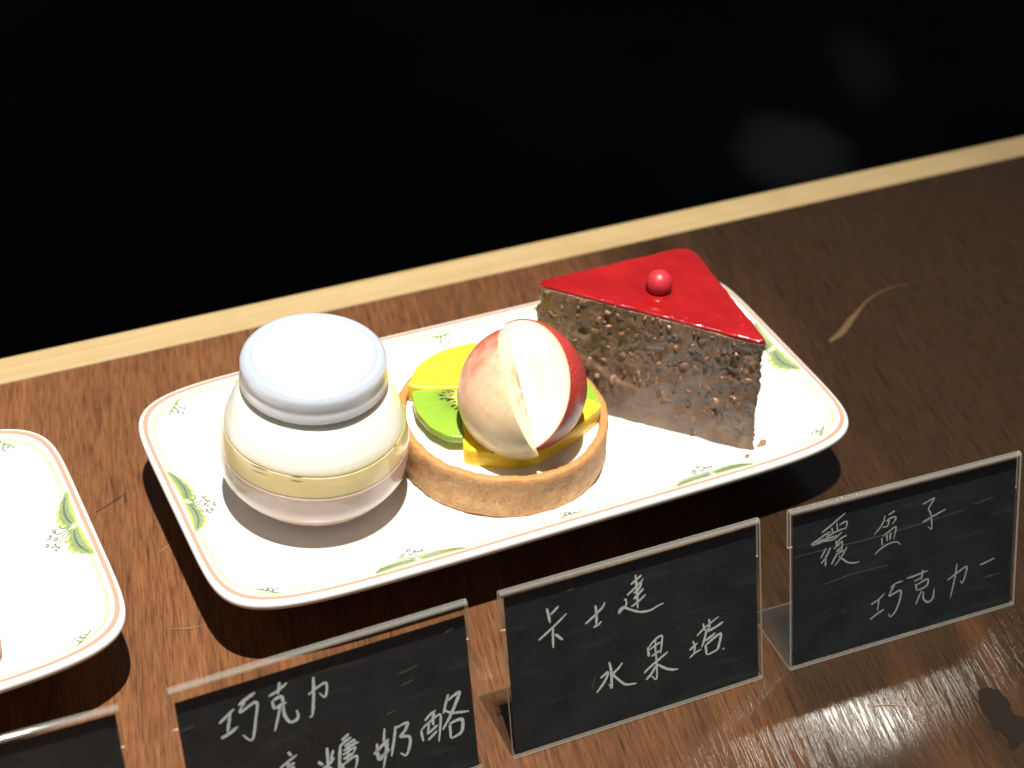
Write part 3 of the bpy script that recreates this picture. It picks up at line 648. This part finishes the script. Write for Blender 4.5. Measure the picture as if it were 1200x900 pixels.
def build_tart():
    tx, ty, rt, rb, zt = TART
    T = empty('fruit_tart', (tx, ty, 0)); tag(T, 'round fruit tart in golden crust with peach wedges, kiwi and mango on cream', 'tart')
    build_crust(T, rt, rb, zt)
    P = [(rt - .0041, zt - .0022), (rt - .007, zt - .0020), (rt - .012, zt - .0012), (rt - .02, zt + .0004), (.01, zt + .002), (0, zt + .002)]
    v, f = lathe(P, 96, lambda a, r, z, j: (r, z + .0006 * noise.noise(Vector((r * 120 * math.cos(a), r * 120 * math.sin(a), 3)))))
    mesh('cream_filling', v, f, CREAM, T)
    zb = zt + .0002
    for poly, z0, z1, seed in ((MANGO_F, zb, zb + .0064, 1), (MANGO_B, zb, zb + .0064, 2)):
        pl = smooth_poly([Vector(p) for p in poly], 80) if seed == 2 else crisp(poly)
        v, f = slab([(p[0], p[1]) for p in pl], z0 - .0022, z1, .0011, wave(.0011, 55, seed), inset_bottom=.0003); o = mesh('mango_slice', v, f, MANGO, T); recalc(o)
    kc = KIWI_LC
    pl = crisp(KIWI_L); v, f = slab([(p[0] - kc[0], p[1] - kc[1]) for p in pl], 0, .0034, .0005, wave(.0005, 60, 5)); k1 = mesh('kiwi_slice', v, f, KIWI, T); k1.location = (kc[0], kc[1], zb + .0018); recalc(k1)
    k1.rotation_euler = (math.radians(-2), math.radians(1), 0)
    pl = crisp(KIWI_R); c2 = (.018, .006); v, f = slab([(p[0] - c2[0], p[1] - c2[1]) for p in pl], 0, .0034, .0005, wave(.0005, 60, 6)); k2 = mesh('kiwi_slice', v, f, KIWI, T); k2.location = (c2[0], c2[1], zb + .0018); recalc(k2)
    # seeds: little ellipsoids half sunk in the top face
    V, F = [], []; rnd = random.Random(5)
    for i in range(44):
        a = rnd.uniform(PI * .72, PI * 1.55); r = rnd.uniform(.0052, .0105); cx, cy = r * math.cos(a), r * math.sin(a); ca, sa = math.cos(a), math.sin(a); b = len(V)
        L, W = .0010, .00045
        for x, y, z in ((L, 0, 0), (0, W, 0), (-L, 0, 0), (0, -W, 0), (0, 0, .00035)): V.append((cx + ca * x - sa * y, cy + sa * x + ca * y, .0035 + z + .0004 * noise.noise(Vector((cx * 60 + 5, cy * 60, 5)))))
        F += [(b, b + 1, b + 4), (b + 1, b + 2, b + 4), (b + 2, b + 3, b + 4), (b + 3, b, b + 4)]
    s = mesh('kiwi_seeds', V, F, SEED, k1); s['kind'] = 'stuff'
    # peach: two wedges of one fruit sharing the fruit's axis, opened towards the viewer
    C = Vector(PEACH[0]); ax = Vector(PEACH[1]).normalized(); e1 = Vector((ax.y, -ax.x, 0)).normalized(); e2 = e1.cross(ax).normalized()
    if e2.z < 0: e2 = -e2
    R = .0260
    def wedge(p0, p1, skinmat, off, label):
        w = bpy.data.objects.new('peach_wedge', None)
        nt, npn = 40, 36
        def pt(t, p, r):   # t: 0 front pole .. pi back pole
            s = math.sin(t); prof = s * (1 + .03 * math.cos(t)) ; y = -math.cos(t) * 1.02
            # slight cheek
            return Vector((r * prof * math.cos(p), r * y, r * prof * math.sin(p)))
        # flesh: whole wedge, slightly inside the skin
        V, F, E = [], [], []
        rows = []
        NR = 10
        r_in = R - .0005
        # flesh faces at p0 and p1: radial grids; outer shell between
        def grid(p, flip):
            base = len(V)
            for i in range(nt + 1):
                t = PI * i / nt; o = pt(t, p, r_in); axp = Vector((0, o.y, 0))
                for k in range(NR + 1):
                    s = k / NR; q = axp.lerp(o, s)
                    und = .0005 * noise.noise(Vector((q.x * 90 + p, q.y * 90, q.z * 90))) * math.sin(PI * s)
                    # pit hollow beside the axis
                    hol = (-.0026 if p1 > 2.5 else -.0008) * math.exp(-((s - .22) / .16) ** 2) * min(1, s / .12) * max(0, 1 - (q.y / .012) ** 2)
                    nrm = Vector((-math.sin(p), 0, math.cos(p))) * (1 if not flip else -1)
                    V.append(q + nrm * (und + hol)); E.append(s * .999 if math.sin(t) > .12 else s)
            for i in range(nt):
                for k in range(NR):
                    a = base + i * (NR + 1) + k; fc = (a, a + 1, a + NR + 2, a + NR + 1)
                    F.append(fc if not flip else fc[::-1])
        grid(p1, False); grid(p0, True)
        base = len(V)
        for i in range(nt + 1):
            for k in range(npn + 1): V.append(pt(PI * i / nt, p0 + (p1 - p0) * k / npn, r_in)); E.append(.999)
        for i in range(nt):
            for k in range(npn): a = base + i * (npn + 1) + k; F.append((a, a + npn + 1, a + npn + 2, a + 1))
        fl_ = mesh('peach_wedge', V, F, FLESH_S if p1 > 2.5 else FLESH, T); at = fl_.data.attributes.new('rimdist', 'FLOAT', 'POINT'); at.data.foreach_set('value', E)
        bpy.data.objects.remove(w)
        m = Matrix((( e1.x, ax.x, e2.x, C.x + off[0]), (e1.y, ax.y, e2.y, C.y + off[1]), (e1.z, ax.z, e2.z, C.z + off[2]), (0, 0, 0, 1)))
        fl_.matrix_basis = m
        V, F = [], []
        for sh in (R, R - .0004):
            b = len(V)
            for i in range(nt + 1):
                for k in range(npn + 1): V.append(pt(PI * i / nt, p0 + (p1 - p0) * k / npn, sh))
            for i in range(nt):
                for k in range(npn):
                    a = b + i * (npn + 1) + k; fc = (a, a + npn + 1, a + npn + 2, a + 1); F.append(fc if sh == R else fc[::-1])
        n1 = (nt + 1) * (npn + 1)
        for i in range(nt):
            for k in (0, npn): a = i * (npn + 1) + k; F.append((a, a + npn + 1, n1 + a + npn + 1, n1 + a))
        sk = mesh('skin', V, F, skinmat, fl_); recalc(sk); autosmooth(sk, 50); recalc(fl_); autosmooth(fl_, 50)
        fl_['label'] = label
    lo = e1 * .0008 - ax * .0026 - e2 * .0014
    wedge(math.radians(121), math.radians(238), SKIN_B, lo, 'left peach wedge with blushing cream skin')
    wedge(math.radians(-48), math.radians(57), SKIN_R, (0, 0, 0), 'right peach wedge with dark red skin')
    # glaze drops on the front mango
    for x, y in ((.0185, -.0235), (.0205, -.0203), (-.003, -.0322), (-.019, -.0290)):
        bm = bmesh.new(); bmesh.ops.create_icosphere(bm, subdivisions=2, radius=.0006); me = bpy.data.meshes.new('syrup_drop'); bm.to_mesh(me); bm.free()
        for p in me.polygons: p.use_smooth = True
        me.materials.append(DROP); o = bpy.data.objects.new('syrup_drop', me); COL.objects.link(o); o.parent = T; o.location = (x, y, zb + .0064); o.scale = (1, 1, .5)
    return T
def crisp(poly, n=70):
    """outline with straight runs between its corners"""
    P = [Vector(p) for p in poly]; out = []; m = len(P); tot = sum((P[i] - P[i - 1]).length for i in range(m))
    for i in range(m):
        a, b = P[i], P[(i + 1) % m]; k = max(2, round(n * (b - a).length / tot))
        for j in range(k): out.append(a.lerp(b, j / k))
    for _ in range(2): out = [(out[i - 1] + out[i] * 2 + out[(i + 1) % len(out)]) / 4 for i in range(len(out))]
    return out
DROP = flat('syrup_drop', (.85, .78, .45), .05, Transmission_Weight=.6)
build_tart()

# pastry on the left plate, almost wholly outside the frame
T2 = empty('chocolate_tart', (-.2588, -.034, 0)); tag(T2, 'brown baked tart at the left edge of the photo on the cut off plate', 'tart')
build_crust(T2, .0437, .0437, TART[4], 4)
v, f = lathe([(.0397, TART[4] - .0022), (.03, TART[4] - .0016), (0, TART[4] - .0012)], 64); mesh('chocolate_filling', v, f, CHOC, T2)

# ------------------------------------------------------------------ cake slice
def build_cake():
    L, TT, R = [Vector(q) for q in CAKE]; L = L + (L - R).normalized() * .0014 + (L - TT).normalized() * .0012; TT = TT + (TT - L).normalized() * .001 + (TT - R).normalized() * .001; H = .0605 + TBZ - .006
    K = empty('cake_slice', (0, 0, 0)); tag(K, 'wedge of chocolate nut cake with shiny red glaze and a red pearl on top', 'cake')
    cen = (L + TT + R) / 3
    def outline(scale, rnd, bulge, n=300):
        # rounded triangle L -> R -> T (counter-clockwise from above), with straight cut front
        P = [cen + (q - cen) * scale for q in (L, R, TT)]; rad = rnd; pts = []
        for i in range(3):
            a, b, c = P[i - 1], P[i], P[(i + 1) % 3]; d1 = (a - b).normalized(); d2 = (c - b).normalized(); ang = d1.angle(d2); t = rad[i] / math.tan(ang / 2)
            c0 = b + (d1 + d2).normalized() * rad[i] / math.sin(ang / 2); s = b + d1 * t; e = b + d2 * t
            a0 = math.atan2((s - c0).y, (s - c0).x); a1 = math.atan2((e - c0).y, (e - c0).x); da = (a1 - a0 + PI) % (2 * PI) - PI
            for k in range(9): pts.append((c0 + Vector((math.cos(a0 + da * k / 8), math.sin(a0 + da * k / 8))) * rad[i], i))
        # resample evenly with bulge on the two outer sides
        out = []; m = len(pts); seg = [(pts[(i + 1) % m][0] - pts[i][0]).length for i in range(m)]; tot = sum(seg); j = 0; acc = 0
        for k in range(n):
            s = tot * k / n
            while acc + seg[j] < s: acc += seg[j]; j += 1
            t = (s - acc) / max(1e-9, seg[j]); p = pts[j][0].lerp(pts[(j + 1) % m][0], t)
            out.append(p)
        return out
    n = 600
    top = outline(1.0, (.0022, .0022, .0075), 0, n)
    front_n = Vector(((R - L).normalized().y, -(R - L).normalized().x)); tang = (R - L).normalized()
    # which samples lie on the cut front face
    def front_w(p):
        d = abs((p - L).dot(front_n)); return max(0, 1 - d / .0025)
    dR = Vector(CAKEB) - R
    rows = []; V, F, CR = [], [], []
    nz = 100; zb = ZB; zt = H; DZ = TBZ - .006
    for j in range(nz + 1):
        k = j / nz; z = zb + (zt - zb) * k
        for i in range(n):
            p = top[i].copy(); a, b = top[i - 1], top[(i + 1) % n]; t = (b - a).normalized(); nr = Vector((t.y, -t.x))
            fw = front_w(top[i])
            # base flares a little towards the tip and the front
            s = max(0, min(1, (p - L).dot(tang) / .1)); fl = (1 - k) ** 1.2
            p = p + dR * s * fl * (fw * .9 + .25) + front_n * fw * fl * .0022
            q = Vector((p.x, p.y, z))
            n1 = noise.noise(q * 45) * .0016 + noise.noise(q * 150 + Vector((3, 1, 7))) * .0009 + max(0, noise.noise(q * 260 + Vector((8, 1, 1)))) * .0008 + noise.noise(q * 600) * .00025
            cav = max(0, noise.noise(q * 95 + Vector((11, 5, 2))) - .36) * -.0045
            # smeared ridge running down the front, smooth skirt below it
            u = (Vector((p.x, p.y)) - L).dot(tang); ridge_z = .0265 + DZ - .018 * (u - .04) / .06 + .004 * noise.noise(Vector((u * 60, 2, 0)))
            skirt = 1 / (1 + math.exp(-(ridge_z - z) / .0006)) if u > .015 else 0
            dfront = n1 + cav * (1 - skirt) + skirt * .0014
            if skirt > .5: dfront = dfront * .6 + .0006
            dcrust = noise.noise(q * 210) * .0014 + noise.noise(q * 480) * .0011 + abs(noise.noise(q * 120 + Vector((4, 4, 4)))) * .0012
            dd = dfront * fw + dcrust * (1 - fw)
            if k > .985: dd *= .5
            p = p + nr * dd; V.append((p.x, p.y, z + (0 if j < nz else noise.noise(q * 150) * .0004))); CR.append(1 - fw if fw < 1 else (max(0, (z - zt + .004) / .004) * .7))
    for j in range(nz):
        for i in range(n): a = j * n + i; b = j * n + (i + 1) % n; F.append((a, b, b + n, a + n))
    # close top (under the glaze) and bottom
    V.append((cen.x, cen.y, zt - .0002)); V.append((cen.x, cen.y, zb)); CR += [0, 0]
    for i in range(n): F.append((nz * n + i, nz * n + (i + 1) % n, len(V) - 2)); F.append(((i + 1) % n, i, len(V) - 1))
    body = mesh('cake_body', V, F, CHOC, K); at = body.data.attributes.new('crumbly', 'FLOAT', 'POINT'); at.data.foreach_set('value', CR)
    gl = outline(.995, (.002, .002, .008), 0, 240)
    gl = [p + Vector((noise.noise(Vector((p.x * 160, p.y * 160, 0))), noise.noise(Vector((p.x * 160, p.y * 160, 9))))) * .0005 for p in gl]
    v, f = slab([(p.x, p.y) for p in gl], zt - .0004, zt + .0016, .0009, wave(.0003, 45, 3)); g = mesh('red_glaze', v, f, GLAZE, K); recalc(g)
    # nuts on the cut face: a few base shapes sharing mesh data
    shapes = []
    for s in range(7):
        rnd = random.Random(20 + s); bm = bmesh.new(); bmesh.ops.create_icosphere(bm, subdivisions=2, radius=1)
        sx, sy, sz = 1, rnd.uniform(.42, .72), rnd.uniform(.4, .65)
        for vt in bm.verts:
            q = vt.co.copy(); d = 1 + .35 * noise.noise(q * 1.3 + Vector((s * 7, 0, 0)))
            # flat broken facets
            for k in range(3):
                nn = Vector((rnd.uniform(-1, 1), rnd.uniform(-1, 1), rnd.uniform(-1, 1))).normalized() if False else Vector((math.sin(s * 2.1 + k * 2), math.cos(s * 1.3 + k * 1.7), math.sin(s + k * 4))).normalized()
                h = q.dot(nn) - .62
                if h > 0: q -= nn * h
            vt.co = Vector((q.x * sx, q.y * sy, q.z * sz)) * d
        me = bpy.data.meshes.new('nut_piece'); bm.to_mesh(me); bm.free(); me.materials.append(NUT)
        for p in me.polygons: p.use_smooth = True
        shapes.append(me)
    from mathutils.bvhtree import BVHTree
    bvh = BVHTree.FromPolygons([Vector(q) for q in V], F)
    rnd = random.Random(4)
    coated = []
    for me in shapes:
        m2 = me.copy(); m2.name = 'coated_nut'; m2.materials.clear(); m2.materials.append(CHOC_S); coated.append(m2)
    def nut(s, z, size, sink=.35, coat=False):
        o3 = Vector((L.x + tang.x * s + front_n.x * .03, L.y + tang.y * s + front_n.y * .03, z)); hit = bvh.ray_cast(o3, Vector((-front_n.x, -front_n.y, 0)))
        if hit[0] is None: return
        o = bpy.data.objects.new('coated_nut' if coat else 'nut_piece', (coated if coat else shapes)[rnd.randrange(7)]); COL.objects.link(o); o.parent = K
        o.location = hit[0] - Vector((front_n.x, front_n.y, 0)) * size * sink * .4; o.scale = (size, size, size); o.rotation_euler = (rnd.uniform(0, 6), rnd.uniform(0, 6), rnd.uniform(0, 6))
    for s, z in NUTS: nut(s, min(z, .057 + DZ), rnd.uniform(.0022, .0036), rnd.uniform(.6, 1.3))
    for _ in range(150): 
        s, z = rnd.uniform(.012, .096), rnd.uniform(.012, .056) + DZ
        if z - DZ < .03 - .02 * (s - .04) / .06 and rnd.random() < .8: continue
        nut(s, z, rnd.uniform(.0009, .0024) , rnd.uniform(.6, 1.6))
    for _ in range(70):
        s, z = rnd.uniform(.006, .098), rnd.uniform(.012, .058) + DZ
        if z - DZ < .03 - .02 * (s - .04) / .06 and rnd.random() < .85: continue
        nut(s, z, rnd.uniform(.0014, .0034), rnd.uniform(.6, 1.5), True)
    # crumbs of the crust along the glaze's rim
    for k in range(90):
        i = rnd.randrange(n); p = top[i]
        if front_w(p) > .5 and rnd.random() < .3: continue
        a, b = top[i - 1], top[(i + 1) % n]; t = (b - a).normalized(); nr = Vector((t.y, -t.x))
        o = bpy.data.objects.new('nut_piece', shapes[rnd.randrange(7)]); COL.objects.link(o); o.parent = K; sz = rnd.uniform(.0007, .0014)
        o.location = (p.x + nr.x * .0004, p.y + nr.y * .0004, zt - rnd.uniform(0, .0028)); o.scale = (sz,) * 3; o.rotation_euler = (rnd.uniform(0, 6), rnd.uniform(0, 6), rnd.uniform(0, 6))
    # the pearl and the puddle of glaze round its foot
    bz = zt + .0016; px, py = BEAD[0], BEAD[1]
    bm = bmesh.new(); bmesh.ops.create_uvsphere(bm, u_segments=40, v_segments=24, radius=.0055)
    for vt in bm.verts: vt.co *= 1 + .012 * noise.noise(vt.co * 400)
    me = bpy.data.meshes.new('sugar_pearl'); bm.to_mesh(me); bm.free(); me.materials.append(PEARL)
    for p in me.polygons: p.use_smooth = True
    o = bpy.data.objects.new('sugar_pearl', me); COL.objects.link(o); o.parent = K; o.location = (px, py, bz + .0046)
    v, f = lathe([(.0090, bz - .0004), (.0078, bz + .00005), (.0064, bz + .0004), (.0050, bz + .0010), (.0035, bz + .0016), (0, bz + .0016)], 48, lambda a, r, z, j: (r * (1 + .08 * math.sin(3 * a)), z))
    me = mesh('glaze_puddle', v, f, GLAZE, K); me.location = (px, py, 0)
    return shapes, Vector(CAKEB)
shapes, tipb = build_cake()
rnd = random.Random(9)
def crumb(x, y, size, label):
    o = bpy.data.objects.new('nut_crumb', shapes[rnd.randrange(7)]); COL.objects.link(o); o.scale = (size, size * .9, size * .55); o.rotation_euler = (0, 0, rnd.uniform(0, 6))
    o.location = (x, y, plate_z(x, y) + size * .3); tag(o, label, 'crumb', 'crumbs fallen from the cake')
crumb(tipb.x + .0012, tipb.y + .0026, .0028, 'largest brown nut crumb on the plate beside the cake tip')
crumb(tipb.x - .0105, tipb.y - .0040, .0016, 'thin dark crumb on the plate rim in front of the cake tip')

# ------------------------------------------------------------------ price cards
TH = CT; SN, CN = math.sin(TH), math.cos(TH); TK = .0010
def make_holder():
    # centre line of the bent sheet in the (y, z) plane: foot -> bend -> slope -> fold -> short back lip
    def up(v, nn): return Vector((v * SN - nn * -1 * 0 - nn * CN, v * CN + nn * SN))   # nn > 0 towards the viewer
    ln = []
    ln.append((Vector((CB, TK / 2)), 0)); ln.append((Vector((.003, TK / 2)), 0))
    for k in range(6):
        t = k / 5; a = Vector((.0018, TK / 2)); b = Vector((.0003, TK / 2)); c = up(.0016, -TK / 2)
        ln.append((a * (1 - t) ** 2 + b * 2 * t * (1 - t) + c * t * t, 2))
    ln.append((up(CH * .5, -TK / 2), 0)); ln.append((up(CH - .0022, -TK / 2), 0))
    r = .0010; cc = up(CH - .0020, -TK / 2 - r)
    for k in range(9):
        a = PI * k / 8
        d = Vector((SN, CN)) * math.sin(a) * (r + .0002) + Vector((-CN, SN)) * math.cos(a) * r
        ln.append((cc + d, 1))
    ln.append((up(CH * .76, -TK / 2 - 2 * r), 0))
    P = [p for p, _ in ln]; m = len(P); V, F, FM = [], [], []
    def off(i, s):
        a, b = P[max(0, i - 1)], P[min(m - 1, i + 1)]; t = (b - a).normalized(); return P[i] + Vector((-t.y, t.x)) * s
    for x in (0, CW):
        for i in range(m):
            for s in (TK / 2, -TK / 2): q = off(i, s); V.append((x, q.x, q.y))
    half = 2 * m
    for i in range(m - 1):
        for s in (0, 1):
            a, b = 2 * i + s, 2 * i + 2 + s; F.append((a, b, half + b, half + a) if s else (a, half + a, half + b, b)); FM.append(1 if (ln[i][1] == 1 and ln[i + 1][1] == 1) else (1 if ln[i][1] == 2 and ln[i + 1][1] == 2 else 0))
        for h in (0, half): F.append((h + 2 * i, h + 2 * i + 1, h + 2 * i + 3, h + 2 * i + 2)); FM.append(2)
    for i in (0, m - 1): F.append((2 * i, 2 * i + 1, half + 2 * i + 1, half + 2 * i)); FM.append(2)
    o = mesh('clear_holder', V, F, [ACRYL, ACRYL_BEND, ACRYL_EDGE], None, smooth=True, fmat=FM); recalc(o); autosmooth(o, 40)
    return o
HOLDER = make_holder()
def slope(u, v, nn): return (u, v * SN - nn * CN, v * CN + nn * SN)
def make_card(i, label, top_gap, first):
    x, y, a = CARDS[i]
    r = empty('price_card', (x, y, -KZ), a); tag(r, label, 'sign', 'acrylic price stands along the counter')
    h = HOLDER if first else HOLDER.copy()
    if not first: COL.objects.link(h)
    h.parent = r
    u0, u1, v0, v1, n0, n1 = .0016, CW - .0012, .0020, CH - top_gap, -TK - .0005, -TK - .0002
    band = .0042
    def bx(va, vb):
        return [slope(u, v, n) for n in (n0, n1) for v in (va, vb) for u in (u0, u1)], [(0, 2, 3, 1), (4, 5, 7, 6), (0, 1, 5, 4), (2, 6, 7, 3), (0, 4, 6, 2), (1, 3, 7, 5)]
    v, f = bx(v0, v1 - band); pc = mesh('chalkboard_card', v, f, BOARD, r, smooth=False); recalc(pc)
    v, f = bx(v1 - band, v1); pb = mesh('fold_shadow_strip', v, f, FOLD_SHADE, r, smooth=False); recalc(pb)  # the fold's shadow, painted as a dark strip along the card's top
    for ch in STROKES[i]:
        V, F = [], []
        for stn in ch:
            pts = [(q[0] * 1e-5, q[1] * 1e-5) for q in stn]; ln = sum(math.dist(p, q) for p, q in zip(pts, pts[1:]))
            w = (.00100 if i == 0 else .00084 if i == 1 else .00070) * random.uniform(.85, 1.2); n = max(6, int(ln / .0004))
            rv, rf = ribbon(pts, [w * .75, w * 1.1, w, w * 1.05, w * .55], n=n, jit=.16); b = len(V)
            V += [slope(p[0], p[1], n1 + .00006 + .00001 * (len(V) % 3)) for p in rv]; F += [tuple(b + k for k in fc) for fc in rf]
        o = mesh('chalk_writing', V, F, CHALK if i < 2 else CHALK_F, pc, smooth=False)
    V, F = [], []
    for ln in SMEARS[i]:
        rv, rf = ribbon([(a * 1e-5, b * 1e-5) for a, b in ln], [.0003, .0007, .0005, .0004], n=30, jit=.3); b = len(V)
        V += [slope(p[0], p[1], n1 + .00004) for p in rv]; F += [tuple(b + k for k in fc) for fc in rf]
    if V: mesh('chalk_smear', V, F, DUST, pc, smooth=False)
    # loose chalk specks
    V, F = [], []; rd = random.Random(40 + i)
    for k in range(26):
        u, vv = rd.uniform(.004, CW - .004), rd.uniform(.006, CH - .010); s = rd.uniform(.00010, .00028); b = len(V)
        V += [slope(u + s * math.cos(q), vv + s * math.sin(q), n1 + .00006) for q in (0, 1.1, 2.2, 3.3, 4.4, 5.4)]; F.append(tuple(range(b, b + 6)))
    sp = mesh('chalk_specks', V, F, DUST, pc, smooth=False); sp['kind'] = 'stuff'
    return r
DUST = flat('chalk_dust', (.030, .036, .037), .9)
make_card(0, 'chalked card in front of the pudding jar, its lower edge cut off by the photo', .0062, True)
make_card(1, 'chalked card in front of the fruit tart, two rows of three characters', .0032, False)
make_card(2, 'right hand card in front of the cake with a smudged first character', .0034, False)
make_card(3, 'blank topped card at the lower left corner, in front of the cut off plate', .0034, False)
